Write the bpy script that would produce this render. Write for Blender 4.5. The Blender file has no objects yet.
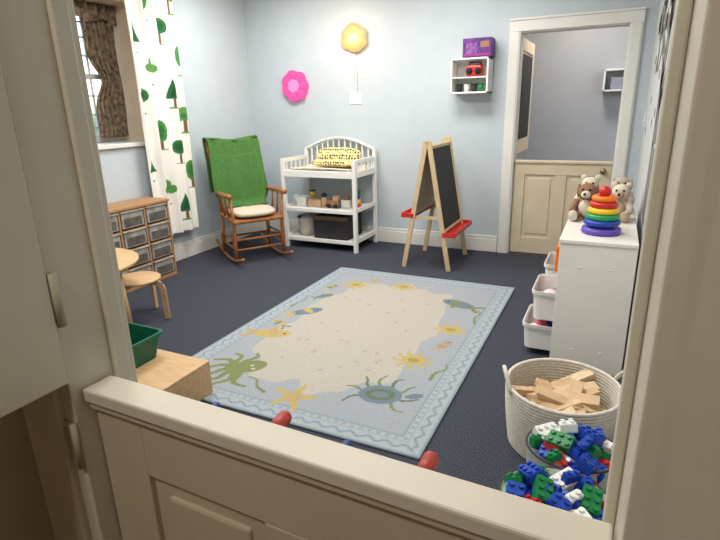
import bpy, bmesh, math, random
import numpy as np
from mathutils import Vector, Matrix, Euler
random.seed(4)
pi=math.pi
# ---------------------------------------------------------------- materials
def lin(c):
    return tuple((x/255/12.92 if x/255<=.04045 else ((x/255+.055)/1.055)**2.4) for x in c)
MATS={}
def mat(name,rgb,rough=.6,var=.06,scale=30,bump=0.0,metal=0,emit=0,spec=.4,attr=None,rgb2=None,stretch=None,trans=0,alpha=1):
    if name in MATS: return MATS[name]
    m=bpy.data.materials.new(name); m.use_nodes=True; nt=m.node_tree; N=nt.nodes; L=nt.links
    p=N["Principled BSDF"]; c=lin(rgb)
    p.inputs["Roughness"].default_value=rough; p.inputs["Metallic"].default_value=metal
    p.inputs["Specular IOR Level"].default_value=spec
    tc=N.new("ShaderNodeTexCoord"); mp=N.new("ShaderNodeMapping"); no=N.new("ShaderNodeTexNoise")
    L.new(tc.outputs["Object"],mp.inputs[0]); L.new(mp.outputs[0],no.inputs["Vector"])
    if stretch: mp.inputs["Scale"].default_value=stretch
    no.inputs["Scale"].default_value=scale; no.inputs["Detail"].default_value=5
    if attr:
        at=N.new("ShaderNodeAttribute"); at.attribute_name=attr
        mx=N.new("ShaderNodeMix"); mx.data_type='RGBA'; mx.blend_type='MULTIPLY'; mx.inputs[0].default_value=1
        cr=N.new("ShaderNodeValToRGB"); L.new(no.outputs[0],cr.inputs[0])
        cr.color_ramp.elements[0].color=(1-var*2,)*3+(1,); cr.color_ramp.elements[0].position=.3
        cr.color_ramp.elements[1].color=(1,1,1,1); cr.color_ramp.elements[1].position=.7
        L.new(at.outputs["Color"],mx.inputs[6]); L.new(cr.outputs[0],mx.inputs[7]); L.new(mx.outputs[2],p.inputs["Base Color"])
    else:
        cr=N.new("ShaderNodeValToRGB"); L.new(no.outputs[0],cr.inputs[0])
        c2=lin(rgb2) if rgb2 else tuple(x*(1-var*2) for x in c)
        cr.color_ramp.elements[0].color=c2+(1,); cr.color_ramp.elements[0].position=.35
        cr.color_ramp.elements[1].color=c+(1,); cr.color_ramp.elements[1].position=.65
        if emit:
            L.new(cr.outputs[0],p.inputs["Emission Color"]); p.inputs["Emission Strength"].default_value=emit
            p.inputs["Base Color"].default_value=tuple(x*.2 for x in c)+(1,)
        else: L.new(cr.outputs[0],p.inputs["Base Color"])
    if trans: p.inputs["Transmission Weight"].default_value=trans
    if alpha<1: p.inputs["Alpha"].default_value=alpha
    if bump:
        b=N.new("ShaderNodeBump"); b.inputs["Strength"].default_value=bump; b.inputs["Distance"].default_value=.004
        L.new(no.outputs[0],b.inputs["Height"]); L.new(b.outputs[0],p.inputs["Normal"])
    MATS[name]=m; return m

WALL=mat("wall_paint",(186,196,202),.75,.02,6,.03)
WALLR=mat("wall_paint_right",(196,200,200),.75,.02,6,.03)
CEIL=mat("ceiling_paint",(232,230,224),.9,.02,6)
TRIM=mat("trim_white",(220,218,212),.45,.02,8)
BEIGE=mat("door_beige",(190,178,156),.5,.03,7,.05)
BEIGE2=mat("door_cream",(206,200,184),.5,.03,7,.03)
HALL=mat("hall_paint",(158,142,122),.7,.03,6)
TAN=mat("tan_door",(206,190,164),.5,.03,8)
CARPET=mat("carpet_navy",(80,82,93),.95,.3,170,.6,rgb2=(40,42,51),spec=.1)
HFLOOR=mat("hall_floor",(110,95,78),.6,.1,10)
FAR=mat("far_room_paint",(176,174,176),.8,.02,5)
WHITE=mat("white_paint",(230,230,226),.4,.01,10)
WHITEC=mat("white_laminate",(224,220,212),.35,.01,10)
BIRCH=mat("birch_wood",(196,162,120),.5,.08,8,.05,stretch=(1,6,6))
PINE=mat("pine_wood",(208,184,146),.5,.07,8,.05,stretch=(6,6,1))
OAK=mat("rocker_wood",(158,102,58),.4,.14,12,.05,stretch=(4,4,1))
TANW=mat("shelf_wood",(170,130,88),.5,.08,8,.05)
BLACK=mat("chalkboard",(44,46,50),.7,.15,8)
HARD=mat("hardboard",(206,190,172),.7,.08,20)
RED=mat("red_plastic",(196,40,36),.35,.03)
PEGR=mat("peg_red",(176,60,46),.5,.05)
PEGB=mat("peg_blue",(54,74,140),.5,.05)
BLUE=mat("blue_plastic",(24,66,166),.35,.03)
GREEN=mat("green_plastic",(20,124,66),.35,.03)
YEL=mat("yellow_plastic",(240,196,40),.35,.03)
ORG=mat("orange_plastic",(238,120,30),.35,.03)
PUR=mat("purple_plastic",(92,70,170),.35,.03)
WPL=mat("white_plastic",(228,228,224),.35,.02)
TEAL=mat("bin_green",(12,92,66),.4,.04)
DGREY=mat("dark_bin",(46,44,46),.7,.1)
DRAW=mat("tray_plastic",(168,166,160),.25,.1,14,rgb2=(134,130,124))
DRAWD=mat("tray_dark",(100,94,88),.6,.2,20)  # darker grey of the tray contents and front insets
BLANK=mat("green_blanket",(76,116,62),.95,.08,70,.35,rgb2=(62,100,50),spec=.1)
CUSH=mat("seat_cushion",(206,188,170),.9,.08,20,.3)
ROPE=mat("rope_cotton",(212,204,192),.95,.08,60,.5)
ROPED=mat("rope_dark",(70,68,70),.95,.08,60,.5)
FABW=mat("fabric_white",(236,234,230),.95,.02,60,.1,spec=.05)
FABD=mat("fabric_trim",(196,194,192),.9,.06,60,.3)
BINW=mat("bin_weave",(196,196,192),.9,.1,90,.4)
BLOCKW=mat("block_wood",(206,174,136),.6,.08,20)
CURT=mat("curtain_print",(255,255,255),.9,.02,40,attr="Col")
RUGM=mat("rug_pile",(255,255,255),.98,.09,90,.5,attr="Col",spec=.05)
BROWN=mat("brown_plush",(154,116,88),.95,.2,60,.5)
CREAM=mat("cream_plush",(218,206,188),.95,.1,60,.5)
EYE=mat("toy_eye",(20,18,18),.2,0)
BRC=mat("brown_curtain_fabric",(146,122,96),.9,.2,30,.2,rgb2=(76,66,58))
RECE=mat("recess_paint",(220,198,170),.7,.03,6)
DARKL=mat("mural_paint",(132,128,126),.9,.1,10)
LIGHTL=mat("mural_paint_light",(212,212,210),.9,.05,10)
METAL=mat("aged_metal",(150,130,96),.35,.1,20,metal=.9)
HINGE=mat("painted_hinge",(176,168,150),.45,.05,20)
PINK=mat("pink_lamp",(255,92,176),.5,.1,12,emit=.88)
PINKC=mat("pink_lamp_core",(255,150,205),.5,.05,12,emit=.98)
CLOUD=mat("cloud_lamp_shade",(255,198,128),.5,.1,8,emit=1.0,rgb2=(255,182,108))
CLOUDC=mat("cloud_lamp_centre",(255,224,165),.5,.03,8,emit=1.35)
LAMP=mat("light_diffuser",(255,248,235),.5,.0,8,emit=3)
GLASS=mat("window_glass",(235,245,250),.02,0,2,trans=1,alpha=.25)
LEAF=mat("hedge_leaves",(150,176,120),.9,.3,12,.8,rgb2=(80,104,66))
GRASS=mat("garden_grass",(130,150,100),.95,.2,20)
BLK=mat("black_felt",(26,26,30),.8,0)

# ---------------------------------------------------------------- builder
class B:
    def __init__(s,name,loc=(0,0,0),rz=0,parent=None):
        s.n=name; s.bm=bmesh.new(); s.m=[]; s.loc=loc; s.rz=rz; s.parent=parent
    def mi(s,m):
        if m not in s.m: s.m.append(m)
        return s.m.index(m)
    def add(s,b2,m,smooth=False,M=None):
        if M is not None: bmesh.ops.transform(b2,matrix=M,verts=b2.verts)
        i=s.mi(m)
        for f in b2.faces: f.material_index=i; f.smooth=smooth
        me=bpy.data.meshes.new("t"); b2.to_mesh(me); b2.free(); s.bm.from_mesh(me); bpy.data.meshes.remove(me)
    def box(s,c,sz,m,rot=(0,0,0),bev=.003):
        b=bmesh.new(); bmesh.ops.create_cube(b,size=1)
        bmesh.ops.scale(b,vec=sz,verts=b.verts)
        bev=min(bev,min(sz)*.4)
        if bev>0: bmesh.ops.bevel(b,geom=b.edges[:],offset=bev,segments=2,affect='EDGES',profile=.5)
        s.add(b,m,False,Matrix.Translation(c)@Euler(rot).to_matrix().to_4x4()); return s
    def bx(s,x0,x1,y0,y1,z0,z1,m,bev=.003):
        return s.box(((x0+x1)/2,(y0+y1)/2,(z0+z1)/2),(abs(x1-x0),abs(y1-y0),abs(z1-z0)),m,(0,0,0),bev)
    def cyl(s,p,q,r,m,r2=None,seg=20):
        p=Vector(p);q=Vector(q);d=q-p
        b=bmesh.new(); bmesh.ops.create_cone(b,cap_ends=True,segments=seg,radius1=r,radius2=r if r2 is None else r2,depth=d.length)
        s.add(b,m,True,Matrix.Translation((p+q)/2)@d.to_track_quat('Z','Y').to_matrix().to_4x4()); return s
    def ball(s,c,r,m,rot=(0,0,0),seg=20):
        if not hasattr(r,'__len__'): r=(r,r,r)
        b=bmesh.new(); bmesh.ops.create_uvsphere(b,u_segments=seg,v_segments=max(8,seg//2+2),radius=1)
        s.add(b,m,True,Matrix.Translation(c)@Euler(rot).to_matrix().to_4x4()@Matrix.Diagonal((*r,1))); return s
    def bar(s,p,q,w,t,m,up=(0,0,1)):
        p=Vector(p);q=Vector(q);d=(q-p);z=d.normalized();x=Vector(up).cross(z)
        if x.length<1e-4: x=Vector((1,0,0)).cross(z)
        x.normalize(); y=z.cross(x)
        b=bmesh.new(); bmesh.ops.create_cube(b,size=1); bmesh.ops.scale(b,vec=(w,t,d.length),verts=b.verts)
        bmesh.ops.bevel(b,geom=b.edges[:],offset=min(w,t)*.15,segments=2,affect='EDGES')
        s.add(b,m,False,Matrix.Translation((p+q)/2)@Matrix((x,y,z)).transposed().to_4x4()); return s
    def tube(s,pts,r,m,seg=10,closed=False):
        pts=[Vector(p) for p in pts]; n=len(pts); b=bmesh.new(); rings=[]; up=None
        for i,p in enumerate(pts):
            if closed: t=(pts[(i+1)%n]-pts[i-1])
            else: t=pts[min(i+1,n-1)]-pts[max(i-1,0)]
            t.normalize()
            if up is None:
                up=Vector((0,0,1)) if abs(t.z)<.9 else Vector((1,0,0))
            x=t.cross(up).normalized(); y=x.cross(t).normalized(); up=y
            rr=r[i] if hasattr(r,'__len__') else r
            rings.append([b.verts.new(p+(x*math.cos(a)+y*math.sin(a))*rr) for a in [2*pi*k/seg for k in range(seg)]])
        for i in range(n if closed else n-1):
            A=rings[i];C=rings[(i+1)%n]
            for k in range(seg): b.faces.new((A[k],A[(k+1)%seg],C[(k+1)%seg],C[k]))
        if not closed:
            b.faces.new(rings[0][::-1]); b.faces.new(rings[-1])
        bmesh.ops.recalc_face_normals(b,faces=b.faces)
        s.add(b,m,True); return s
    def lathe(s,prof,c,m,seg=36,sx=1,sy=1,M=None):
        b=bmesh.new(); rings=[]
        for r,z in prof:
            if r<1e-5: rings.append([b.verts.new((0,0,z))])
            else: rings.append([b.verts.new((r*sx*math.cos(2*pi*k/seg),r*sy*math.sin(2*pi*k/seg),z)) for k in range(seg)])
        for A,C in zip(rings,rings[1:]):
            for k in range(seg):
                k2=(k+1)%seg
                if len(A)==1 and len(C)==1: continue
                if len(A)==1: b.faces.new((A[0],C[k2],C[k]))
                elif len(C)==1: b.faces.new((A[k],A[k2],C[0]))
                else: b.faces.new((A[k],A[k2],C[k2],C[k]))
        bmesh.ops.recalc_face_normals(b,faces=b.faces)
        s.add(b,m,True,Matrix.Translation(c)@(M or Matrix.Identity(4))); return s
    def grid(s,fn,nu,nv,m,th=.004,smooth=True):
        # two-layer cloth sheet, offset along vertex normals, edges closed
        b=bmesh.new(); V=[[b.verts.new(fn(i/nu,j/nv)) for j in range(nv+1)] for i in range(nu+1)]
        for i in range(nu):
            for j in range(nv): b.faces.new((V[i][j],V[i+1][j],V[i+1][j+1],V[i][j+1]))
        b.normal_update()
        W=[[b.verts.new(V[i][j].co-V[i][j].normal*th) for j in range(nv+1)] for i in range(nu+1)]
        for i in range(nu):
            for j in range(nv): b.faces.new((W[i][j],W[i][j+1],W[i+1][j+1],W[i+1][j]))
        for i in range(nu):
            b.faces.new((V[i][0],W[i][0],W[i+1][0],V[i+1][0])); b.faces.new((V[i][nv],V[i+1][nv],W[i+1][nv],W[i][nv]))
        for j in range(nv):
            b.faces.new((V[0][j],V[0][j+1],W[0][j+1],W[0][j])); b.faces.new((V[nu][j],W[nu][j],W[nu][j+1],V[nu][j+1]))
        bmesh.ops.recalc_face_normals(b,faces=b.faces)
        s.add(b,m,smooth); return s
    def prism(s,pts,th,M,m):
        b=bmesh.new(); f=b.faces.new([b.verts.new((x,y,0)) for x,y in pts])
        r=bmesh.ops.extrude_face_region(b,geom=[f]); bmesh.ops.translate(b,vec=(0,0,th),verts=[v for v in r['geom'] if isinstance(v,bmesh.types.BMVert)])
        bmesh.ops.recalc_face_normals(b,faces=b.faces)
        s.add(b,m,False,M); return s
    def done(s):
        me=bpy.data.meshes.new(s.n); s.bm.to_mesh(me); s.bm.free()
        for m in s.m: me.materials.append(m)
        o=bpy.data.objects.new(s.n,me); bpy.context.collection.objects.link(o)
        o.location=s.loc; o.rotation_euler=(0,0,s.rz)
        if s.parent: o.parent=s.parent
        return o
def arc(c,r,a0,a1,n,plane='xz'):
    out=[]
    for i in range(n+1):
        a=a0+(a1-a0)*i/n
        if plane=='xz': out.append((c[0]+r*math.cos(a),c[1],c[2]+r*math.sin(a)))
        elif plane=='xy': out.append((c[0]+r*math.cos(a),c[1]+r*math.sin(a),c[2]))
        else: out.append((c[0],c[1]+r*math.cos(a),c[2]+r*math.sin(a)))
    return out
def simple(name,x0,x1,y0,y1,z0,z1,m,bev=0):
    return B(name).bx(x0,x1,y0,y1,z0,z1,m,bev).done()

# ---------------------------------------------------------------- room shell
XL,XR,YN,YB,H=-3.9,.2,.62,5.23,2.8
simple("floor",-4.3,.35,YN-.12,YB+.02,-.1,0,CARPET)
simple("ceiling",-4.3,.35,.5,YB+.12,H,H+.1,CEIL)
b=B("wall_back"); 
b.bx(XL-.4,-.88,YB,YB+.12,0,H,WALL,0); b.bx(.02,XR+.15,YB,YB+.12,0,H,WALL,0); b.bx(-.88,.02,YB,YB+.12,2.07,H,WALL,0); b.done()
simple("wall_right",XR,XR+.15,.62,YB,0,H,WALLR)
wy0,wy1,wz0,wz1=2.3,3.66,1.19,2.36
b=B("wall_left"); b.bx(XL-.4,XL,.5,wy0,0,H,WALL,0); b.bx(XL-.4,XL,wy1,YB,0,H,WALL,0); b.bx(XL-.4,XL,wy0,wy1,0,wz0,WALL,0); b.bx(XL-.4,XL,wy0,wy1,wz1,H,WALL,0); b.done()
DX0,DX1=-.79,.048
b=B("wall_near"); b.bx(XL,DX0-.03,.51,YN,0,H,WALL,0); b.bx(DX1+.03,XR+.15,.51,YN,0,H,WALL,0); b.bx(DX0-.03,DX1+.03,.51,YN,2.08,H,WALL,0); b.done()
# hall side
simple("wall_hall_panel",-2.2,DX0-.12,.495,.508,0,H,HALL)
simple("wall_hall_right",.55,.65,-1.5,.508,0,H,HALL)
simple("wall_hall_left",-2.3,-2.2,-1.5,.508,0,H,HALL)
simple("wall_hall_back",-2.3,.65,-1.6,-1.5,0,H,HALL)
simple("floor_hall",-2.3,.65,-1.6,.5,-.1,0,HFLOOR)
simple("ceiling_hall",-2.3,.65,-1.6,.5,H,H+.1,CEIL)
# far room
simple("wall_far",-2.4,1.6,7.0,7.1,0,H,FAR)
simple("wall_far_left",-2.4,-2.3,5.35,7.0,0,H,FAR)
simple("wall_far_right",1.6,1.7,5.35,7.0,0,H,FAR)
simple("floor_far",-2.4,1.7,YB+.02,7.1,-.1,0,HFLOOR)
simple("ceiling_far",-2.4,1.7,5.35,7.1,H,H+.1,CEIL)
simple("trim_window_sill",XL-.38,XL+.03,wy0+.002,wy1-.002,wz0-.03,wz0+.005,TRIM,.004)
b=B("trim_window_recess"); b.bx(XL-.38,XL+.002,wy1-.012,wy1,wz0+.005,wz1,RECE,0); b.bx(XL-.38,XL+.002,wy0,wy0+.012,wz0+.005,wz1,RECE,0); b.bx(XL-.38,XL+.002,wy0+.012,wy1-.012,wz1-.012,wz1,RECE,0); b.done()
# baseboards
def baseb(name,p,q,n):
    b=B(name); p=Vector(p);q=Vector(q);n=Vector(n);d=(q-p)
    for t,z0,z1 in ((.018,0,.13),(.012,.13,.165)):
        c=(p+q)/2+n*t/2; sx=abs(d.x)+abs(n.x)*t; sy=abs(d.y)+abs(n.y)*t
        b.box((c.x,c.y,(z0+z1)/2),(sx,sy,z1-z0),TRIM,(0,0,0),.004)
    b.done()
baseb("baseboard_back",(XL,YB,0),(-.98,YB,0),(0,-1,0))
baseb("baseboard_left",(XL,.63,0),(XL,YB-.02,0),(1,0,0))
baseb("baseboard_right",(XR,.63,0),(XR,YB-.02,0),(-1,0,0))
# casing of back door (room side) + jamb lining
b=B("trim_door_back")
for x0,x1 in ((-.97,-.868),(.008,.108)):
    b.bx(x0,x1,YB-.022,YB,0,2.06,TRIM,.004); b.bx(x0+.012,x1-.012,YB-.03,YB-.02,0,2.06,TRIM,.004)
b.bx(-.97,.108,YB-.024,YB,2.06,2.165,TRIM,.004); b.bx(-.97,.108,YB-.034,YB,2.15,2.17,TRIM,.004)
b.bx(-.88,-.862,YB-.005,YB+.125,0,2.06,TRIM,.002); b.bx(.002,.02,YB-.005,YB+.125,0,2.06,TRIM,.002); b.bx(-.862,.002,YB-.005,YB+.125,2.05,2.068,TRIM,.002)
b.done()
# panelled leaf
def leaf(b,x0,x1,z0,z1,y0,y1,m,cols,st=.1,rt=.11,rb=.16,mid=.1,swap=None):
    """leaf lying in XZ, thickness y0..y1"""
    def bb(a,c,d,e,g,h,bev=.003):
        if swap is not None: # leaf lies in YZ plane: x<->y
            b.bx(d,e,a,c,g,h,m,bev)
        else: b.bx(a,c,d,e,g,h,m,bev)
    bb(x0,x0+st,y0,y1,z0,z1); bb(x1-st,x1,y0,y1,z0,z1)
    bb(x0+st,x1-st,y0,y1,z1-rt,z1); bb(x0+st,x1-st,y0,y1,z0,z0+rb)
    w=(x1-x0-2*st-mid*(cols-1))/cols
    for i in range(cols):
        px=x0+st+i*(w+mid)
        if i<cols-1: bb(px+w,px+w+mid,y0,y1,z0+rb,z1-rt)
        e=(y1-y0)
        bb(px,px+w,y0+e*.35,y1-e*.35,z0+rb,z1-rt,0)
        bb(px+.035,px+w-.035,y0+e*.15,y1-e*.15,z0+rb+.035,z1-rt-.035,.006)
b=B("door_1"); leaf(b,-.858,-.002,.012,.9,YB+.03,YB+.07,TAN,2); b.bx(-.86,0,YB+.015,YB+.085,.9,.925,TAN,.005)
b.ball((-.07,YB+.0,.84),(.028,.02,.028),METAL); b.cyl((-.07,YB+.0,.84),(-.07,YB+.03,.84),.012,METAL); b.done()
b=B("door_2")  # opened upper leaf of the far dutch door
leaf(b,5.40,6.24,.96,2.04,-.925,-.885,TAN,1,swap=1)
b.bx(-.884,-.882,5.52,6.12,1.1,1.9,DGREY,0)
b.cyl((-.875,5.385,1.1),(-.875,5.385,1.2),.012,METAL); b.cyl((-.875,5.385,1.8),(-.875,5.385,1.9),.012,METAL); b.done()

# near dutch door (origin at the hinge, very slightly ajar)
b=B("door_3",(DX0,.54,-.004),-.024); W=DX1-DX0
leaf(b,.004,W-.004,.012,.965,-.015,.02,BEIGE,2,st=.11,rt=.12,mid=.11)
b.bx(.004,W-.004,-.033,.026,.975,1.0,BEIGE2,.004); b.bx(.004,W-.004,-.026,.02,.958,.976,BEIGE,.004)
b.bx(.01,W-.01,.0205,.0255,.87,.962,BEIGE2,.002)
for i,(x,m,r,dz) in enumerate(((.193,PEGB,.008,.003),(.335,PEGR,.0125,.012),(.459,PEGB,.008,.003),(.593,PEGR,.0125,.012))):
    y1=.095 if m is PEGR else .085
    b.cyl((x,.023,.935+dz),(x,.065,.941+dz),.008,BIRCH)
    b.cyl((x,.055,.940+dz),(x,y1,.946+dz),r,m); b.ball((x,y1,.946+dz),r,m)
b.done()
b=B("door_4")  # upper leaf opened against the hall
b.bx(-.825,-.785,-.35,.488,1.018,2.05,BEIGE2,.003)
for z in (1.12,1.85):
    b.cyl((-.783,.495,z),(-.783,.495,z+.09),.007,HINGE)
b.done()
b=B("trim_door_near")
b.bx(DX0-.03,DX0,.488,.625,0,2.08,BEIGE2,.003); b.bx(DX1,DX1+.03,.475,.625,0,2.08,BEIGE2,.003); b.bx(DX0,DX1,.488,.625,2.06,2.08,BEIGE2,.003)
b.bx(DX0,DX0+.012,.575,.605,0,2.06,BEIGE2,.003); b.bx(DX1-.012,DX1,.57,.605,0,2.06,BEIGE2,.003)
b.bx(DX0-.13,DX0-.028,.475,.51,0,2.16,BEIGE,.005); b.bx(DX1+.012,DX1+.13,.475,.51,0,2.16,BEIGE2,.005); b.bx(DX0-.13,DX1+.13,.475,.51,2.08,2.18,BEIGE,.005)
b.bx(DX0-.13,DX0-.03,.62,.64,0,2.16,TRIM,.004); b.bx(DX1+.03,DX1+.12,.62,.64,0,2.16,TRIM,.004); b.bx(DX0-.13,DX1+.12,.62,.64,2.07,2.17,TRIM,.004)
for z in (.85,.2):
    b.cyl((DX0-.004,.483,z),(DX0-.004,.483,z+.09),.006,HINGE); b.bx(DX0-.03,DX0+.0,.484,.489,z,z+.09,HINGE,0)
b.done()

# ---------------------------------------------------------------- window
b=B("window_1"); wx=XL-.34
b.bx(wx-.03,wx+.02,wy0+.012,wy0+.07,wz0,wz1-.012,TRIM); b.bx(wx-.03,wx+.02,wy1-.07,wy1-.012,wz0,wz1-.012,TRIM)
b.bx(wx-.03,wx+.02,wy0+.07,wy1-.07,wz0,wz0+.07,TRIM); b.bx(wx-.03,wx+.02,wy0+.07,wy1-.07,wz1-.07,wz1-.012,TRIM)
b.bx(wx-.025,wx+.015,wy0+.07,wy1-.07,1.74,1.785,TRIM)
for i in range(1,6):
    y=wy0+.07+(wy1-wy0-.14)*i/6; b.bx(wx-.012,wx+.008,y-.008,y+.008,wz0+.07,wz1-.07,TRIM,.002)
for z in (1.44,1.6,1.93,2.08,2.2,1.33): b.bx(wx-.012,wx+.008,wy0+.07,wy1-.07,z-.007,z+.007,TRIM,.002)
b.bx(wx-.004,wx-.001,wy0+.07,wy1-.07,wz0+.07,wz1-.07,GLASS,0); b.done()
b=B("brown_window_curtain"); # gathered patterned curtain inside recess
def fc(u,v):
    y=3.30+.31*u; z=1.24+1.08*v
    pin=1-.35*math.exp(-((v-.45)/.12)**2)
    y=3.61-(3.61-y)*pin
    return (XL-.23+.022*math.sin(u*38)+.01*math.sin(v*9+u*5),y,z)
b.grid(fc,60,30,BRC,.004)
b.grid(lambda u,v:(XL-.2+.02*math.sin(u*90),2.33+1.29*u,2.2+.14*v+.02*math.sin(u*30)*(1-v)),120,4,BRC,.004)
b.cyl((XL-.22,2.315,2.335),(XL-.22,3.645,2.335),.008,METAL); b.done()
# garden outside
b=B("garden_lawn"); b.bx(-20,-4.6,-6,16,-1.6,-1.5,GRASS,0); b.done()
b=B("garden_hedge")
for i in range(26):
    x=-7.5-random.random()*3; y=-1+i*.42; r=.8+random.random()*.5
    bb=bmesh.new(); bmesh.ops.create_icosphere(bb,subdivisions=4,radius=r)
    for v in bb.verts: v.co*=1+.1*math.sin(v.co.x*11+i)*math.sin(v.co.y*13)*math.sin(v.co.z*12+i)
    b.add(bb,LEAF,True,Matrix.Translation((x,y,.1+random.random()*1.1)))
b.done()

# ---------------------------------------------------------------- colour-attribute surfaces
def painted_grid(name,P,col,m,th=None):
    ny,nx=P.shape[:2]
    verts=P.reshape(-1,3).tolist()
    idx=np.arange(ny*nx).reshape(ny,nx)
    faces=np.stack([idx[:-1,:-1],idx[:-1,1:],idx[1:,1:],idx[1:,:-1]],-1).reshape(-1,4).tolist()
    me=bpy.data.meshes.new(name); me.from_pydata(verts,[],faces)
    ca=me.color_attributes.new("Col",'FLOAT_COLOR','POINT')
    c=np.ones((ny*nx,4),dtype=np.float32); s=col.reshape(-1,3)/255.; c[:,:3]=np.where(s<=.04045,s/12.92,((s+.055)/1.055)**2.4)
    ca.data.foreach_set("color",c.ravel())
    me.materials.append(m)
    me.polygons.foreach_set("use_smooth",[True]*len(faces))
    o=bpy.data.objects.new(name,me); bpy.context.collection.objects.link(o)
    if th:
        md=o.modifiers.new("thick",'SOLIDIFY'); md.thickness=th; md.offset=-1
    return o
# curtain
def curtain(name,y0,y1,z0,z1,seed):
    rnd=random.Random(seed); W=y1-y0; nyy=int(W*1.5/.005); nz=int((z1-z0)/.008)
    u=np.linspace(0,1,nyy); z=np.linspace(z0,z1,nz); U,Z=np.meshgrid(u,z)
    hgt=(Z-z0)/(z1-z0)
    X=XL+.095+.024*np.sin(U*2*pi*4+.6*np.sin(Z*1.3))*(.75+.25*(1-hgt))+.006*np.sin(U*34+Z*4)
    Y=y0+W*U+.01*np.sin(U*2*pi*4+1.2)
    C=np.zeros(U.shape+(3,)); C[:]=(232,229,222)
    S=U*W*1.2 # fabric coordinate
    def pt(mask,c): C[mask]=c
    items=[]
    for r in range(9):
        for k in range(2):
            cx=.14+k*.38+(r%2)*.17-.04+rnd.uniform(-.03,.03); cz=z0+.16+r*.27+rnd.uniform(-.03,.03)+k*.10
            items.append((cx,cz,(r*3+k*2)%4))
    for cx,cz,t in items:
        dx=(S-cx)/1.35; dz=(Z-cz)/1.35
        pt((abs(dx)<.0085)&(dz>-.095)&(dz<0),(120,84,56))
        pt((abs(dx)<.03)&(abs(dz+.096)<.005),(90,140,60))
        g=[(40,108,58),(64,130,62),(30,94,50),(84,140,68)][t]; d=[(26,84,44),(44,106,46),(20,74,40),(60,114,52)][t]
        if t==0: pt((dx/.05)**2+((dz-.02)/.048)**2<1,g); pt((dx/.03)**2+((dz-.02)/.028)**2<1,d)
        elif t==1: pt((dx/.034)**2+((dz-.03)/.072)**2<1,g); pt((dx/.016)**2+((dz-.03)/.05)**2<1,d)
        elif t==2: pt((dz>-.035)&(dz<.1)&(abs(dx)<(.1-dz)*.36),g); pt((dz>-.02)&(dz<.06)&(abs(dx)<(.06-dz)*.25),d)
        else:
            for ax,az in ((-.03,0),(.03,0),(0,.04)): pt(((dx-ax)/.033)**2+((dz-az-.01)/.03)**2<1,g)
            pt((dx/.02)**2+((dz-.02)/.02)**2<1,d)
    P=np.stack([X,Y,Z],-1)
    return painted_grid(name,P,C,CURT,.003)
c1=curtain("window_curtain",3.475,4.03,.3,2.605,1)
c2=curtain("window_curtain",1.7,2.25,.3,2.605,7)
b=B("curtain_rod"); b.cyl((XL+.1,1.6,2.63),(XL+.1,4.12,2.63),.013,METAL); b.ball((XL+.1,1.6,2.63),.025,METAL); b.ball((XL+.1,4.12,2.63),.025,METAL)
for y in (1.65,4.08,2.9): b.cyl((XL,y,2.63),(XL+.1,y,2.63),.008,METAL)
b.done()

# rug
rx0,rx1,ry0,ry1=-2.21,-.61,1.79,4.15
nx=300; ny=440
X,Y=np.meshgrid(np.linspace(rx0,rx1,nx),np.linspace(ry0,ry1,ny))
C=np.zeros(X.shape+(3,)); C[:]=(151,156,162)
E=np.minimum(np.minimum(X-rx0,rx1-X),np.minimum(Y-ry0,ry1-Y))
along=np.where(np.minimum(X-rx0,rx1-X)<np.minimum(Y-ry0,ry1-Y),Y,X)
def pt(mask,c): C[mask]=c
pt(E<.12,(160,166,170)); pt(E<.012,(134,148,158))
pt(abs(E-.05-.012*np.sin(along*2*pi/.09))<.008,(126,143,156))
pt(abs(E-.085-.0*E)<.004,(136,148,158)); pt(abs(E-.12)<.005,(130,144,156))
pt((abs(E-.102)<.006)&(np.sin(along*2*pi/.045)>.2),(134,148,160))
# cream centre, scalloped
cx,cy=-1.45,2.98
A=np.arctan2((Y-cy)/.88,(X-cx)/.5); Rr=(abs((X-cx)/.5)**3.2+abs((Y-cy)/.88)**3.2)**(1/3.2)
pt(Rr<1+.055*np.sin(A*9+.5)+.03*np.sin(A*17),(173,167,157))
def ell(x,y,rx,ry,a,c,lim=1):
    dx=X-x;dy=Y-y;ca,sa=math.cos(a),math.sin(a); pt(((dx*ca+dy*sa)/rx)**2+((-dx*sa+dy*ca)/ry)**2<lim,c)
def seg(x1,y1,x2,y2,w,c):
    dx,dy=x2-x1,y2-y1; t=np.clip(((X-x1)*dx+(Y-y1)*dy)/(dx*dx+dy*dy+1e-9),0,1)
    pt((X-x1-t*dx)**2+(Y-y1-t*dy)**2<w*w,c)
def wig(x,y,a,l,w,c,amp=.02,n=8,ph=0):
    pr=(x,y)
    for i in range(1,n+1):
        t=i/n; off=amp*math.sin(t*2*pi+ph)*t
        q=(x+math.cos(a)*l*t-math.sin(a)*off,y+math.sin(a)*l*t+math.cos(a)*off)
        seg(*pr,*q,w*(1-.6*t),c); pr=q
GR=(120,127,86);YE=(174,156,100);BL=(108,122,132);OR=(170,149,106);PK=(154,136,130);DG=(98,110,90)
# octopus
for k,a in enumerate((2.3,2.75,3.2,3.7,4.2,4.8,1.7,5.4)): wig(-1.84,2.13,a,.21,.026,GR,.045,8,k)
ell(-1.79,2.19,.095,.07,.8,GR); ell(-1.79,2.2,.012,.012,0,(180,176,160)); ell(-1.76,2.17,.012,.012,0,(180,176,160))
# crab / turtle
for k in range(8):
    a=pi*.5+(k-3.5)*.62; wig(-.97,2.2,a,.2,.015,DG if k%2 else GR,.03,6,k)
ell(-.97,2.2,.115,.09,.2,BL); ell(-.97,2.2,.08,.055,.2,DG); ell(-.97,2.2,.05,.03,.2,BL)
ell(-.80,2.25,.05,.025,.6,BL)
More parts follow.
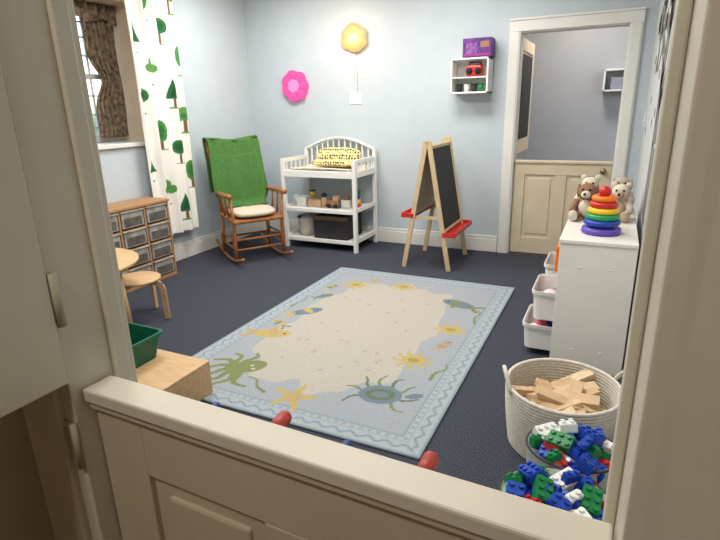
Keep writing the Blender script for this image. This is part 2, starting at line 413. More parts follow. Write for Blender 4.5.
# yellow corals
for x,y,r in ((-.94,2.66,.12),(-1.86,3.77,.12),(-1.46,3.87,.11),(-.86,3.17,.11)):
    for k in range(9): wig(x,y-.03,k*2*pi/9,r,.018,YE,.02,4,k)
    ell(x,y-.03,r*.62,r*.5,0,YE); ell(x,y-.03,r*.3,r*.22,0,(154,136,88))
def fish(x,y,l,a,c,c2):
    ca,sa=math.cos(a),math.sin(a)
    ell(x,y,l*.5,l*.24,a,c); ell(x+ca*l*.1,y+sa*l*.1,l*.08,l*.22,a,c2)
    for s_ in (-1,1):
        seg(x-ca*l*.42,y-sa*l*.42,x-ca*l*.7-sa*s_*l*.2,y-sa*l*.7+ca*s_*l*.2,l*.06,c2)
    seg(x,y,x-sa*l*.28,y+ca*l*.28,l*.07,c2); ell(x+ca*l*.33,y+sa*l*.33,l*.035,l*.035,0,(60,60,60))
fish(-1.95,2.63,.27,.3,YE,OR); fish(-2.0,2.8,.15,2.6,YE,BL)
fish(-1.93,3.06,.24,.8,BL,YE); fish(-1.97,3.4,.15,.9,BL,GR)
fish(-.94,3.62,.27,2.8,BL,GR); fish(-.83,2.9,.14,1.2,PK,OR); fish(-2.02,3.62,.12,1.2,GR,YE)
# starfish
for k in range(5):
    wig(-1.38,2.0,.3+k*2*pi/5,.12,.03,YE,.0,5)
ell(-1.38,2.0,.045,.045,0,OR)
for k in range(5): wig(-1.75,3.9,.3+k*2*pi/5,.06,.016,OR,.0,4)
wig(-.78,2.45,1.4,.2,.012,GR,.03,6); wig(-.74,3.3,1.7,.25,.01,GR,.03,6); wig(-2.1,3.1,1.5,.25,.01,GR,.03,6,1); wig(-1.55,1.98,2.6,.2,.012,GR,.03,6)
rr=random.Random(5)
for k in range(26):
    x=rr.uniform(-1.8,-1.1);y=rr.uniform(2.3,3.6); c=rr.choice([(150,152,152),(160,152,140),(162,152,146),(158,154,145)])
    ell(x,y,.012,.018,rr.uniform(0,3),c)
Zz=np.full(X.shape,.012)+.0015*np.sin(X*400)*np.sin(Y*380)
P=np.stack([X,Y,Zz],-1)
rug=painted_grid("area_rug",P,C,RUGM,.011)

# ---------------------------------------------------------------- changing table
b=B("changing_table",(-2.73,4.93,0)); w=.42; d=.25
for x in (-w,w):
    b.bx(x-.02,x+.02,-d-.02,-d+.02,0,.95,WHITE); b.bx(x-.02,x+.02,d-.02,d+.02,0,1.02,WHITE)
    for z,h in ((.93,.04),(.80,.06),(.44,.04),(.12,.05)): b.bx(x-.012,x+.012,-d+.02,d-.02,z-h/2,z+h/2,WHITE)
    for k in range(5): y=-d+.07+k*.09; b.bx(x-.008,x+.008,y-.01,y+.01,.82,.92,WHITE,.002)
for z in (.785,.42,.10): b.bx(-w+.005,w-.005,-d-.005,d+.005,z-.01,z+.01,WHITE)
b.bx(-w,w,-d-.018,-d,.765,.835,WHITE,.004); b.bx(-w,w,-d-.012,-d+.003,.40,.44,WHITE,.003); b.bx(-w,w,-d-.012,-d+.003,.08,.12,WHITE,.003)
pts=[(x,d,1.02+.12*math.cos(x/w*pi/2)) for x in np.linspace(-w,w,17)]
for p,q in zip(pts,pts[1:]): b.bar(p,q,.022,.05,WHITE,up=(0,1,0))
for k in range(1,12):
    x=-w+k*2*w/12; b.bx(x-.009,x+.009,d-.006,d+.006,.80,1.02+.12*math.cos(x/w*pi/2),WHITE,.002)
b.bx(-w,w,d-.01,d+.01,.77,.84,WHITE)
b.done()
b=B("changing_pad",(-2.73,4.93,.812))
b.grid(lambda u,v:(-.37+.74*u,-.2+.4*v,.005+.035*(abs(2*v-1)**2)+.01*math.sin(pi*u)),20,20,mat("pad_fabric",(232,222,198),.9,.05,20),.012)
b.done()
b=B("patterned_cushion",(-2.68,5.07,.955),0)
PAT=mat("bee_pattern",(236,222,150),.9,.1,30)
nt=PAT.node_tree; vor=nt.nodes.new("ShaderNodeTexVoronoi"); vor.inputs["Scale"].default_value=34; vor.inputs["Randomness"].default_value=.35; tc=nt.nodes.new("ShaderNodeTexCoord"); nt.links.new(tc.outputs["Object"],vor.inputs["Vector"])
cr=nt.nodes.new("ShaderNodeValToRGB"); cr.color_ramp.interpolation='CONSTANT'; cr.color_ramp.elements[0].color=(.06,.05,.04,1); cr.color_ramp.elements[1].position=.4; cr.color_ramp.elements[1].color=(.74,.62,.28,1)
nt.links.new(vor.outputs["Distance"],cr.inputs[0]); nt.links.new(cr.outputs[0],nt.nodes["Principled BSDF"].inputs["Base Color"])
def cushbox(b,c,sz,m,rot,p=3.2):
    bb=bmesh.new(); bmesh.ops.create_uvsphere(bb,u_segments=36,v_segments=22,radius=1)
    for v in bb.verts:
        x,y,z=v.co; n=(abs(x)**p+abs(y)**p+abs(z)**p)**(1/p); v.co=v.co/n
    b.add(bb,m,True,Matrix.Translation(c)@Euler(rot).to_matrix().to_4x4()@Matrix.Diagonal((*sz,1)))
cushbox(b,(0,0,.0),(.26,.05,.085),PAT,(-.35,0,0)); cushbox(b,(0,-.11,-.065),(.27,.09,.035),PAT,(0,0,0)); b.done()
# shelf toys
b=B("wooden_toy_set",(-2.73,4.88,.432))
b.box((-.3,.0,.05),(.12,.14,.1),WPL); b.box((-.13,-.02,.04),(.16,.12,.08),BLOCKW); b.box((-.13,-.02,.085),(.12,.09,.012),TANW)
b.cyl((-.02,-.05,.0),(-.02,-.05,.11),.03,BLOCKW); b.ball((-.02,-.05,.125),.032,DGREY)
b.box((.09,-.03,.05),(.13,.08,.06),TANW); b.box((.12,-.03,.1),(.06,.07,.05),BLOCKW)
for x in (.05,.13):
    for y in (-.08,.02): b.cyl((x,y-.005,.022),(x,y+.005,.022),.022,DGREY)
b.cyl((-.22,.05,.1),(-.22,.05,.15),.03,YEL); b.cyl((-.22,.05,.15),(-.22,.05,.16),.035,DGREY)
b.box((.22,.02,.04),(.1,.1,.08),WPL); b.ball((.22,.02,.1),.035,BROWN)
b.done()
b=B("stacking_blocks",(-2.39,4.9,.432))
for i,m in enumerate((RED,YEL,BLUE,GREEN)): b.box((0,(.005 if i%2 else -.005),.025+i*.045),(.06,.06,.042),m,(0,0,i*.2))
b.done()
b=B("storage_bin_dark",(-2.63,4.9,.112)); 
b.bx(-.2,.2,-.18,.18,0,.012,DGREY); b.bx(-.2,.2,-.18,-.168,0,.24,DGREY); b.bx(-.2,.2,.168,.18,0,.24,DGREY); b.bx(-.2,-.188,-.17,.17,0,.24,DGREY); b.bx(.188,.2,-.17,.17,0,.24,DGREY)
b.bx(-.205,.205,-.19,-.166,.2,.245,mat("bin_trim",(90,70,56),.7)); b.bx(-.05,.05,-.188,-.182,.12,.16,BLACK); b.bx(-.17,.17,-.15,.15,.05,.22,mat("bin_linen",(60,50,48),.9)); b.done()
b=B("storage_basket_white",(-2.99,4.88,.112))
b.lathe([(0,0),(.085,0),(.1,.1),(.115,.2),(.12,.205),(.108,.2),(.092,.1),(.08,.01),(0,.01)],(0,0,0),ROPE,28,1,1.3)
b.bx(-.06,.06,-.08,.08,.02,.2,WPL,.02); b.done()

# ---------------------------------------------------------------- rocking chair
b=B("rocking_chair",(-3.25,4.2,0),math.radians(-34))
for s_ in (-1,1):
    y=s_*.25
    b.tube(arc((0,y,1.14),1.12,-pi/2-.42,-pi/2+.38,16),.016,OAK)
    zf=lambda x:1.14-math.sqrt(1.12**2-x*x)
    b.tube([(.21,y,zf(.21)),(.2,y,.2),(.21,y*.98,.42),(.2,y*1.05,.66)],[.014,.022,.017,.015],OAK)
    b.tube([(-.2,y,zf(.2)),(-.2,y,.2),(-.19,y*.95,.42)],[.014,.022,.017],OAK)
    b.tube([(-.19,y*.93,.42),(-.25,y*.95,.65),(-.33,y,.9),(-.42,y*1.03,1.13)],[.018,.018,.016,.014],OAK)
    b.tube([(-.27,y*1.02,.66),(-.1,y*1.08,.665),(.1,y*1.12,.67),(.26,y*1.1,.675)],[.016,.02,.024,.026],OAK)
    for x in (-.05,.08): b.tube([(x,y,.44),(x,y*1.07,.66)],.01,OAK)
    b.cyl((-.2,y,.25),(.2,y,.25),.01,OAK); b.cyl((-.2,y,.16),(.2,y,.16),.01,OAK)
for z in (.14,.24): b.cyl((.2,-.25,z),(.2,.25,z),.012,OAK); 
b.cyl((-.2,-.25,.2),(-.2,.25,.2),.011,OAK)
b.box((0,0,.43),(.48,.52,.035),OAK,(0,.05,0),.012)
b.bar((-.415,-.27,1.1),(-.415,.27,1.1),.025,.12,OAK,up=(0,0,1)); 
for k in range(6):
    y=-.17+k*.068; b.tube([(-.2,y,.44),(-.27,y,.7),(-.4,y,1.06)],.009,OAK)
b.done()
b=B("seat_cushion",(-3.25,4.2,0),math.radians(-34))
cushbox(b,(.015,0,.487),(.225,.22,.034),CUSH,(0,.05,0))
b.done()
b=B("green_towel",(-3.25,4.2,0),math.radians(-34))
path=[(-.04,.533),(-.12,.54),(-.18,.57),(-.207,.64),(-.25,.78),(-.305,.92),(-.365,1.07),(-.395,1.15),(-.42,1.185),(-.46,1.19),(-.49,1.15),(-.485,1.06),(-.46,.92),(-.43,.77),(-.41,.64)]
def cr_(p0,p1,p2,p3,t): return .5*((2*p1)+(-p0+p2)*t+(2*p0-5*p1+4*p2-p3)*t*t+(-p0+3*p1-3*p2+p3)*t**3)
def bl(u,v):
    n=len(path)-1; t=v*n; i=min(int(t),n-1); fr=t-i
    g=lambda j:path[max(0,min(n,j))]
    x=cr_(g(i-1)[0],g(i)[0],g(i+1)[0],g(i+2)[0],fr); z=cr_(g(i-1)[1],g(i)[1],g(i+1)[1],g(i+2)[1],fr)
    wd=(.2+.08*min(1,max(0,(v-.1)/.12)))+.01*math.sin(v*9+.4)
    y=-wd+2*wd*u+.008*math.sin(v*17)
    sag=-.022*math.sin(pi*u)*(1 if .4<v<.75 else .2)
    wr=.008*math.sin(u*15+v*5)+.005*math.sin(u*31-v*9)
    front=1 if v<.55 else -1
    return (x+.018+wr*front,y,z+sag+.006*math.sin(u*9))
b.grid(bl,60,160,BLANK,.006)
b.done()

# ---------------------------------------------------------------- easel
b=B("art_easel",(-1.46,4.7,0)); 
top=1.155
for y in (-.3,.3):
    for s_ in (-1,1):
        b.bar((s_*.012,y,top),(s_*.215,y,0.004),.042,.02,PINE,up=(0,1,0))
    b.cyl((-.03,y,top-.03),(.03,y,top-.03),.008,METAL)
    b.bar((-.125,y*.93,.48),(.125,y*.93,.48),.03,.012,PINE,up=(0,1,0))
for s_,m,zb in ((-1,HARD,.52),(1,BLACK,.36)):
    def px(z): return s_*(.012+.203*(top-z)/(top-.004))
    for z in (1.10,zb): b.bar((px(z),-.3,z),(px(z),.3,z),.03,.03,PINE)
    zt=1.1; p=Vector((px(zt)+s_*.004,0,zt)); q=Vector((px(zb)+s_*.004,0,zb)); c=(p+q)/2
    ang=math.atan2((q.x-p.x),-(q.z-p.z))
    b.box(c,(.008,.56,(p-q).length),m,(0,-ang,0),.001)
    if s_>0: b.box(c-Vector((.008,0,0)),(.004,.56,(p-q).length),HARD,(0,-ang,0),.001)
    zt_=zb-.03; x=px(zt_)
    b.bx(x-.005+s_*.05-.055,x+s_*.05+.055,-.31,.31,zt_-.012,zt_,RED,.004)
    for xx in (x+s_*.05-.055,x+s_*.05+.055): b.bx(xx-.006,xx+.006,-.31,.31,zt_-.012,zt_+.03,RED,.003)
    for yy in (-.31,.31): b.bx(x+s_*.05-.055,x+s_*.05+.055,yy-.006,yy+.006,zt_-.012,zt_+.03,RED,.003)
b.done()

# ---------------------------------------------------------------- wall items
def flower(b,c,r,th,m,n=8):
    pts=[]
    for k in range(96):
        a=2*pi*k/96; rr_=r*(.88+.12*abs(math.cos(a*n/2))); pts.append((rr_*math.cos(a),rr_*math.sin(a)))
    b.prism(pts,th,Matrix.Translation(c)@Matrix.Rotation(pi/2,4,'X'),m)
b=B("flower_wall_lamp",(-3.27,YB-.002,1.69)); flower(b,(0,0,0),.165,.05,PINK,7); flower(b,(0,-.05,0),.07,.012,PINKC,7)
for k in range(7):
    a=k*2*pi/7; b.ball((.11*math.cos(a),-.05,.11*math.sin(a)),(.045,.012,.045),PINK)
b.done()
b=B("cloud_wall_lamp",(-2.53,YB-.004,2.12))
for x,z,r in ((-.08,-.035,.065),(.08,-.035,.065),(-.01,.045,.1),(0,-.045,.085),(-.07,.03,.07),(.065,.03,.075),(.03,-.05,.08)): b.ball((x,-.03,z),(r,.03,r),CLOUD,(0,0,0),24)
b.ball((0,-.037,0),(.08,.03,.07),CLOUDC,(0,0,0),24)
b.tube([(0,-.01,-.12),(.01,-.008,-.3),(.015,-.008,-.5),(.01,-.008,-.55)],.004,WPL)
b.done()
def plate(name,x,z,w=.12,h=.12):
    b=B(name,(x,YB-.001,z)); b.bx(-w/2,w/2,-.006,0,-h/2,h/2,WHITE,.003)
    for s_ in (-1,1): b.bx(s_*w*.22-.008,s_*w*.22+.008,-.014,-.005,-.018,.018,WPL,.002)
    b.done()
plate("light_switch",-2.54,1.54,.14)
b=B("wall_cubby_shelf",(-1.28,YB-.001,1.70)); w=.175;h=.155
b.bx(-w,w,-.2,0,h-.016,h,WHITE); b.bx(-w,w,-.2,0,-h,-h+.016,WHITE); b.bx(-w,-w+.016,-.2,0,-h,h,WHITE); b.bx(w-.016,w,-.2,0,-h,h,WHITE); b.bx(-w,w,-.008,0,-h,h,WHITE,0); b.bx(-w,w,-.19,0,-.02,-.008,WHITE)
b.done()
b=B("toy_puzzle_box",(-1.22,5.12,1.858)); b.bx(-.13,.13,-.08,.08,0,.16,mat("puzzle_box_print",(112,50,140),.5,.3,25,rgb2=(60,20,90)),.003)
b.bx(-.1,.0,-.082,-.08,.03,.12,mat("puzzle_label",(150,90,150),.5,.3,40,rgb2=(80,50,140)),0); b.bx(.03,.11,-.082,-.08,.08,.13,mat("puzzle_gold",(150,110,80),.5),0); b.box((0,-.081,.02),(.24,.002,.02),mat("puzzle_band",(150,50,130),.5),bev=0); b.done()
b=B("red_radio",(-1.28,5.12,1.695)); b.box((.03,0,.05),(.15,.09,.1),RED,bev=.02); b.cyl((-.01,-.046,.045),(-.01,-.05,.045),.03,BLK); b.cyl((.07,-.046,.045),(.07,-.05,.045),.03,BLK)
b.tube([(-.03,0,.09),(-.02,0,.125),(.08,0,.125),(.09,0,.09)],.006,BLK); b.done()
b=B("toy_cups",(-1.3,5.12,1.562))
for x,m in ((-.09,DGREY),(-.02,WPL),(.05,DGREY),(.11,GREEN)): b.lathe([(0,0),(.024,0),(.028,.07),(.024,.07),(.02,.006),(0,.006)],(x,0,0),m,20)
b.done()
b=B("far_room_shelf",(0.0,6.93,1.55)); b.bx(-.2,.14,-.12,.065,0,.02,WHITE); b.bx(-.2,.14,-.12,.065,.22,.24,WHITE); b.bx(-.2,-.18,-.12,.065,0,.24,WHITE); b.bx(.12,.14,-.12,.065,0,.24,WHITE); b.bx(-.12,.0,-.08,.02,.02,.15,mat("grey_box",(150,150,160),.6)); b.ball((.06,-.03,.06),.04,WPL); b.done()
plate("wall_outlet",-3.35,.42,.08,.12)
b=B("light_switch",(XR-.001,5.0,1.3)) ; b.bx(-.006,0,-.04,.04,-.06,.06,WHITE,.002); b.bx(-.012,-.005,-.012,.012,-.02,.02,WPL,.002); b.done()

# mural on right wall : tree silhouette, flattened onto the wall
b=B("wall_mural")
MW=Matrix(((0,0,-1,XR),(1,0,0,0),(0,1,0,0),(0,0,0,1)))
def flat(pts,w0,w1,m=DARKL):
    n=len(pts)
    for i in range(n-1):
        p,q=pts[i],pts[i+1]; wa=w0+(w1-w0)*i/(n-1); wb=w0+(w1-w0)*(i+1)/(n-1)
        dx,dz=q[0]-p[0],q[1]-p[1]; l=math.hypot(dx,dz); nx_,nz_=-dz/l,dx/l
        poly=[(p[0]+nx_*wa,p[1]+nz_*wa),(q[0]+nx_*wb,q[1]+nz_*wb),(q[0]-nx_*wb,q[1]-nz_*wb),(p[0]-nx_*wa,p[1]-nz_*wa)]
        b.prism(poly,.002,MW,m)
def blob(y,z,ry,rz,m=DARKL,off=.0):
    b.prism([(y+ry*math.cos(a),z+rz*math.sin(a)) for a in [2*pi*k/20 for k in range(20)]],.002,Matrix.Translation((-off,0,0))@MW,m)
flat([(3.55,.76),(3.5,1.2),(3.56,1.6),(3.45,2.0),(3.5,2.5),(3.4,2.79)],.15,.07)
for s_,z0 in ((1,1.5),(-1,1.4),(1,1.9),(-1,1.8),(1,2.2),(-1,2.25)):
    flat([(3.5,z0),(3.5+s_*.3,z0+.25),(3.5+s_*.65,z0+.38),(3.5+s_*1.0,min(2.78,z0+.62))],.06,.018)
    flat([(3.5+s_*.4,z0+.28),(3.5+s_*.6,z0+.14),(3.5+s_*.9,z0+.16)],.03,.01)
rr=random.Random(3)
for k in range(120):
    y=3.5+rr.uniform(-1.3,1.35); z=rr.uniform(1.85,2.72); blob(y,z,rr.uniform(.05,.12),rr.uniform(.03,.07))
for k in range(16): blob(3.5+rr.uniform(-.9,1.5),rr.uniform(1.2,1.9),.03,.03)
blob(4.3,1.75,.08,.13,DARKL,.002); blob(4.3,1.75,.05,.08,LIGHTL,.0045); blob(4.3,1.92,.07,.06,DARKL,.002)
b.done()

# ---------------------------------------------------------------- left: drawer unit
b=B("toy_storage_drawers"); x0,x1=XL+.02,-3.57; y0,y1=2.36,3.44; n=4; zt=.71
b.bx(x0,x1,y0,y1,0,.03,TANW); b.bx(x0,x1+.01,y0-.01,y1+.01,zt-.025,zt,TANW,.005); b.bx(x0,x0+.01,y0,y1,.03,zt-.02,TANW,0)
cw=(y1-y0-.02)/n
for i in range(n+1): y=y0+.01+i*cw; b.bx(x0,x1,y-.01,y+.01,.03,zt-.02,TANW)
rh=(zt-.055)/4
for i in range(n):
    for j in range(4):
        ya=y0+.02+i*cw+.004; yb=y0+i*cw+cw-.004; z=.035+j*rh+.008; h=rh-.028
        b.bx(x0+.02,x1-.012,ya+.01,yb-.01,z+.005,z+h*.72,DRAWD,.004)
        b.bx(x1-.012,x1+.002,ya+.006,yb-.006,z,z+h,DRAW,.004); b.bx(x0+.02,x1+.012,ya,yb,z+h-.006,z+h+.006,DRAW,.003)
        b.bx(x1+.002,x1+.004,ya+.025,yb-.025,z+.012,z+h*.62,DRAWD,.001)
        b.bx(x0+.02,x1,ya-.004,yb+.004,z+h+.006,z+h+.011,TANW,0)
b.done()
# round table
b=B("round_play_table",(-3.03,2.05,0)); R=.4
b.lathe([(0,.525),(R-.01,.525),(R,.532),(R,.545),(R-.01,.55),(0,.55)],(0,0,0),BIRCH,56)
b.lathe([(R-.12,.46),(R-.1,.46),(R-.1,.525),(R-.12,.525)],(0,0,0),BIRCH,40)
for k in range(4):
    a=pi/6+k*pi/2; c,s_=math.cos(a),math.sin(a)
    b.cyl((c*.31,s_*.31,.0),(c*.27,s_*.27,.525),.018,BIRCH,.026)
b.done()
def stool(loc,rz,h=.32,r=.165):
    b=B("bentwood_stool",loc,rz); b.lathe([(0,h-.022),(r-.01,h-.022),(r,h-.016),(r,h-.006),(r-.01,h),(0,h)],(0,0,0),BIRCH,44)
    for k in range(4):
        a=k*pi/2; c,s_=math.cos(a),math.sin(a)
        pts=[(.03,h-.03),(.10,h-.03),(.15,h-.034),(.18,h-.05),(.192,h-.08),(.195,h-.15),(.2,0.01)]
        for p,q in zip(pts,pts[1:]): b.bar((p[0]*c,p[0]*s_,p[1]),(q[0]*c,q[0]*s_,q[1]),.042,.014,BIRCH,up=(-s_*1,c*1,0))
    b.done()
stool((-3.0,2.5,0),.3)

# wooden crate + green bin
b=B("wooden_crate_bench",(0,0,.0135)); x0,x1,y0,y1,z=-2.5,-1.8,1.42,1.87,.186
b.bx(x0,x1,y0,y1,z-.018,z,BIRCH,.004); b.bx(x0,x0+.018,y0,y1,0,z-.018,BIRCH); b.bx(x1-.018,x1,y0,y1,0,z-.018,BIRCH); b.bx(x0+.018,x1-.018,y1-.018,y1,.0,z-.018,BIRCH); b.bx(x0+.018,x1-.018,y0+.02,y0+.035,.02,z-.018,BIRCH)
b.bx((x0+x1)/2-.008,(x0+x1)/2+.008,y0+.035,y1-.018,0,z-.018,BIRCH); b.done()
def tub(name,loc,sx,sy,h,m,rz=0,taper=.84,lip=None):
    b=B(name,loc,rz)
    def ringpts(k,z,rad=.035):
        out=[]; X_=sx*k/2;Y_=sy*k/2
        for cx_,cy_,a0 in ((X_-rad,Y_-rad,0),(-X_+rad,Y_-rad,pi/2),(-X_+rad,-Y_+rad,pi),(X_-rad,-Y_+rad,1.5*pi)):
            for t in range(6): a=a0+t*pi/10; out.append((cx_+rad*math.cos(a),cy_+rad*math.sin(a),z))
        return out
    bb=bmesh.new()
    rs=[[bb.verts.new(p) for p in ringpts(k,z)] for k,z in ((taper,0),(1,h),(1.05,h),(1.05,h-.012),(1.06,h+.004),(.975,h+.004),(taper-.03,.006))]
    bb.faces.new(rs[0][::-1]); bb.faces.new(rs[-1])
    for A_,B_ in zip(rs,rs[1:]):
        for k in range(24): bb.faces.new((A_[k],A_[(k+1)%24],B_[(k+1)%24],B_[k]))
    bmesh.ops.recalc_face_normals(bb,faces=bb.faces); b.add(bb,m,False)
    if lip: b.tube(ringpts(1.03,h+.004),.006,lip,8,True)
    return b
tub("green_storage_bin",(-2.23,1.67,.201),.34,.32,.14,TEAL).done()

# ---------------------------------------------------------------- right: cabinet & things
b=B("toy_shelf_cabinet"); x0,x1,y0,y1,z=-.21,.165,2.9,4.1,.75
b.bx(x0,x1,y0,y0+.02,0,z-.02,WHITEC); b.bx(x0,x1,y1-.02,y1,0,z-.02,WHITEC); b.bx(x0-.006,x1,y0-.006,y1+.006,z-.022,z,WHITEC,.004)
b.bx(x1-.01,x1,y0+.02,y1-.02,0,z-.02,WHITEC,0); b.bx(x0,x1-.01,(y0+y1)/2-.01,(y0+y1)/2+.01,0,z-.02,WHITEC)
for zz in (.03,.22,.46): b.bx(x0+.002,x1-.01,y0+.02,y1-.02,zz-.01,zz+.008,WHITEC)
for px_,pz in ((-.1,.12),(.05,.12),(-.1,.6),(.05,.6)): b.cyl((px_,y0-.002,pz),(px_,y0+.004,pz),.006,WPL)
b.done()
def rope_basket(name,loc,rx,ry,h,coils,m=ROPE,handles=True,flare=.9,rz=0,top_dark=False):
    b=B(name,loc,rz); rad=h/coils/2*1.12
    for i in range(coils):
        t=i/(coils-1); k=flare+(1-flare)*math.sin(t*pi/2); z=rad+i*(h-rad)/coils
        mm=ROPED if (top_dark and i==coils-1) else m
        b.tube([(rx*k*math.cos(a),ry*k*math.sin(a),z) for a in [2*pi*j/40 for j in range(40)]],rad,mm,8,True)
    b.lathe([(0,rad),(rx*flare*.99,rad)],(0,0,0),m,40,1,ry/rx); b.lathe([(0,rad*.3),(rx*flare*.99,rad*.3)],(0,0,0),m,40,1,ry/rx)
    if handles:
        for s_ in (-1,1):
            pts=[]
            for t in np.linspace(0,1,13):
                a=-.33+.66*t; bul=math.sin(pi*t)
                pts.append(((rx+.006+.012*bul)*math.cos(a)*s_,(ry+.006)*math.sin(a),h-.03+.085*bul))
            b.tube(pts,rad*1.1,m,8)
    return b
b=rope_basket("rope_block_basket",(-.09,2.165,0),.232,.235,.3,20,rz=.3)
rr=random.Random(9)
b.ball((0,0,.13),(.2,.2,.08),BLOCKW)
for k in range(30):
    a=rr.uniform(0,2*pi); r=.17*math.sqrt(rr.random()); 
    b.box((r*math.cos(a),r*math.sin(a),.17+.06*(1-r/.19)+rr.uniform(-.01,.05)),(.19 if k%3 else .11,.055,.028),BLOCKW if k%4 else PINE,(rr.uniform(-.4,.4),rr.uniform(-.4,.4),rr.uniform(0,pi)))
b.done()
def duplo(b,c,rot,m,l=2,k=1.0):
    s=.029; M=Matrix.Translation(c)@Euler(rot).to_matrix().to_4x4()@Matrix.Scale(k,4)
    bb=bmesh.new(); bmesh.ops.create_cube(bb,size=1); bmesh.ops.scale(bb,vec=(s*l,s*2,.034),verts=bb.verts); bmesh.ops.bevel(bb,geom=bb.edges[:],offset=.0025,segments=2,affect='EDGES'); b.add(bb,m,False,M)
    for i in range(l):
        for j in range(2):
            bb=bmesh.new(); bmesh.ops.create_cone(bb,cap_ends=True,segments=14,radius1=.0085,radius2=.0085,depth=.009)
            b.add(bb,m,False,M@Matrix.Translation(((i-(l-1)/2)*s,(j-.5)*s,.0205)))
def block_bin(loc,rx,ry,h,seed,rz,cols):
    b=B("building_block_bin",loc,rz); 
    b.lathe([(0,0),(rx*.88,0),(rx*.95,h*.5),(rx,h-.01),(rx+.004,h),(rx-.006,h+.002),(rx*.9,h*.5),(rx*.84,.008),(0,.008)],(0,0,0),BINW,44,1,ry/rx)
    b.tube([(rx*math.cos(a),ry*math.sin(a),h) for a in [2*pi*j/48 for j in range(48)]],.005,ROPED,8,True)
    rr=random.Random(seed); n=0
    b.ball((0,0,h*.6),(rx*.85,ry*.85,h*.2),BLUE)
    for layer,(lim,dz,md) in enumerate(((.80,-.055,.044),(.80,-.022,.047),(.78,.008,.055),(.55,.034,.07))):
        done_=[]; tries=0
        while tries<500:
            tries+=1; a=rr.uniform(0,2*pi); q=math.sqrt(rr.random())*lim
            x,y=rx*q*math.cos(a),ry*q*math.sin(a)
            if any((x-p)**2+(y-w_)**2<md*md for p,w_ in done_): continue
            done_.append((x,y)); m=cols[n%len(cols)]; n+=1
            duplo(b,(x,y,h+dz+rr.uniform(-.008,.008)),(rr.uniform(-.5,.5),rr.uniform(-.5,.5),rr.uniform(0,pi)),m,rr.choice([1,2,2,1,2,3]),1.0)
    b.done()
block_bin((-.02,1.755,0),.158,.135,.265,2,.15,[GREEN,BLUE,WPL,BLUE,GREEN,BLUE,WPL,RED,BLUE,GREEN,BLUE])
block_bin((-.05,1.465,0),.168,.145,.265,5,.1,[BLUE,BLUE,GREEN,WPL,BLUE,GREEN,BLUE,BLUE,RED,GREEN,BLUE,WPL,BLUE])

# bins sticking out of the cabinet
b=B("orange_storage_box"); b.bx(-.25,-.02,3.2,3.4,.471,.63,ORG,.006); b.bx(-.24,-.04,3.22,3.38,.625,.632,BLOCKW,.0); b.done()
STM=mat("soft_toys_mix",(236,230,222),.9,.05,20,rgb2=(210,200,194))
PKB=mat("pink_ball",(206,90,116),.5,.05)
for n_,(xo,yo,zz,hh) in enumerate(((-.21,3.16,.231,.17),(-.25,3.16,.041,.15),(-.21,3.72,.231,.17))):
    b=tub("fabric_storage_bin",(xo,yo,zz),.26,.34,hh,FABW,0,.92,FABD)
    for k in range(6): b.ball((-.07+.028*k,-.11+.045*k,hh*.62+.01*(k%2)),(.05,.055,.045),(RED,STM,PKB,BLUE,STM,YEL)[(k+n_)%6])
    b.done()

# ring stacker
b=B("ring_stacker",(-.02,3.12,.751)); z=0
b.lathe([(0,0),(.098,0),(.104,.01),(.1,.03),(.02,.045),(0,.045)],(0,0,0),PUR,40); z=.045
for r,m in ((.095,BLUE),(.088,mat("green_ring",(40,150,90),.35)),(.08,YEL),(.074,RED),(.066,ORG)):
    t=.017; b.tube([( (r-t)*math.cos(a),(r-t)*math.sin(a),z+t) for a in [2*pi*j/36 for j in range(36)]],t,m,14,True); z+=.0325
b.cyl((0,0,.03),(0,0,z+.01),.014,WPL); b.ball((0,0,z+.02),.032,RED); b.done()
# plush toys on the cabinet
def plush(name,loc,rz,m,m2,s=1,horse=False):
    b=B(name,loc,rz); k=s
    b.ball((0,0,.085*k),(.075*k,.08*k,.085*k),m); b.ball((0,-.05*k,.08*k),(.05*k,.04*k,.065*k),m2)
    b.ball((0,-.02*k,.2*k),(.065*k,.062*k,.06*k),m); 
    b.ball((0,-.08*k,.185*k),(.033*k,(.055 if horse else .03)*k,.027*k),m2); b.ball((0,(-.13 if horse else -.11)*k,.195*k),.01*k,EYE)
    for s_ in (-1,1):
        b.ball((s_*.025*k,-.075*k,.218*k),.008*k,EYE)
        if horse: b.ball((s_*.06*k,-.005*k,.2*k),(.014*k,.028*k,.05*k),m)
        else: b.ball((s_*.05*k,0,.25*k),(.024*k,.014*k,.024*k),m)
        b.tube([(s_*.06*k,-.03*k,.13*k),(s_*.08*k,-.07*k,.09*k),(s_*.07*k,-.10*k,.06*k)],[.026*k,.024*k,.026*k],m)
        b.tube([(s_*.04*k,-.04*k,.035*k),(s_*.05*k,-.1*k,.035*k),(s_*.06*k,-.15*k,.035*k)],[.032*k,.03*k,.032*k],m); b.ball((s_*.06*k,-.16*k,.042*k),(.032*k,.02*k,.04*k),m2)
    b.done()
plush("plush_dog",(-.12,3.5,.752),-.12,BROWN,CREAM,.85,True)
plush("teddy_bear",(.065,3.56,.752),-.12,CREAM,mat("tan_plush",(186,164,140),.95,.1,60,.5),.82)
plush("teddy_bear",(-.12,3.80,.752),-.06,CREAM,BROWN,.85)
plush("plush_rabbit",(.07,3.86,.752),-.06,mat("grey_plush",(180,166,152),.95,.1,60,.5),CREAM,.85,True)

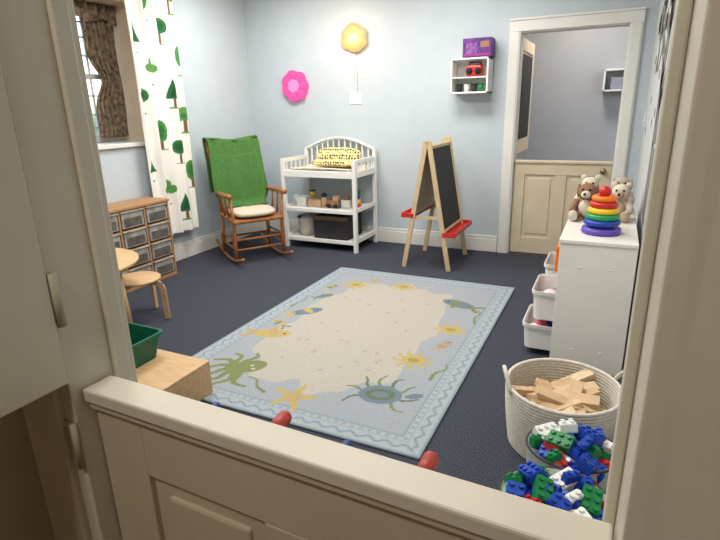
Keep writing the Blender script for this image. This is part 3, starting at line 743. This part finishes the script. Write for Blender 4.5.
# ---------------------------------------------------------------- lights
def area(name,loc,sx,sy,e,col,rot=(0,0,0)):
    l=bpy.data.lights.new(name,'AREA'); l.shape='RECTANGLE'; l.size=sx; l.size_y=sy; l.energy=e; l.color=col
    o=bpy.data.objects.new(name,l); bpy.context.collection.objects.link(o); o.location=loc; o.rotation_euler=rot; return o
for i,(x,y) in enumerate(((-1.0,2.1),(-2.6,2.3),(-1.4,4.0),(-2.9,4.1))):
    b=B("ceiling_light",(x,y,H)); b.bx(-.42,.42,-.32,.32,-.06,0,WHITE,.005); b.bx(-.38,.38,-.28,.28,-.068,-.06,LAMP,.0); b.done()
    area("ceiling_lamp",(x,y,H-.08),.76,.55,(37,33,37,34)[i],(1,.965,.915))
b=B("ceiling_light_hall",(-.8,-.7,H)); b.lathe([(0,-.1),(.12,-.09),(.17,-.04),(.18,0),(0,0)],(0,0,0),LAMP,32); b.done()
area("hall_lamp",(-.6,-.7,H-.13),.3,.3,20,(1,.92,.8))
b=B("ceiling_light_far",(-.4,6.2,H)); b.lathe([(0,-.1),(.12,-.09),(.17,-.04),(.18,0),(0,0)],(0,0,0),LAMP,32); b.done()
area("far_lamp",(-.4,6.2,H-.13),.3,.3,20,(1,.95,.88))
pl=bpy.data.lights.new("cloud_bulb",'POINT'); pl.energy=4.5; pl.color=(1,.62,.34); pl.shadow_soft_size=.1
o=bpy.data.objects.new("cloud_bulb",pl); o.location=(-2.53,YB-.2,2.12); bpy.context.collection.objects.link(o)
# world
w=bpy.data.worlds.new("World"); bpy.context.scene.world=w; w.use_nodes=True; nt=w.node_tree
sky=nt.nodes.new("ShaderNodeTexSky"); 
try: sky.sky_type='NISHITA'; sky.sun_elevation=math.radians(35); sky.sun_rotation=math.radians(90); sky.sun_disc=False
except Exception: pass
nt.links.new(sky.outputs[0],nt.nodes["Background"].inputs[0]); nt.nodes["Background"].inputs[1].default_value=.7
sc=bpy.context.scene; sc.view_settings.view_transform='Standard'; sc.view_settings.look='None'; sc.view_settings.exposure=0

# ---------------------------------------------------------------- camera
th=math.radians(17.4); ps=math.radians(25.9)
R0=Vector((math.cos(ps),math.sin(ps),0)); Fh=Vector((-math.sin(ps),math.cos(ps),0)); Zu=Vector((0,0,1))
Fw=Fh*math.cos(th)-Zu*math.sin(th); U0=Fh*math.sin(th)+Zu*math.cos(th)
cam=bpy.data.objects.new("camera",bpy.data.cameras.new("camera")); bpy.context.collection.objects.link(cam)
cam.data.lens=26; cam.data.sensor_width=36; cam.data.clip_start=.02
Xc=(R0-U0*.025).normalized(); Zc=-Fw; Yc=Zc.cross(Xc)
cam.matrix_world=Matrix.Translation((0,0,1.45))@Matrix((Xc,Yc,Zc)).transposed().to_4x4()
sc.camera=cam
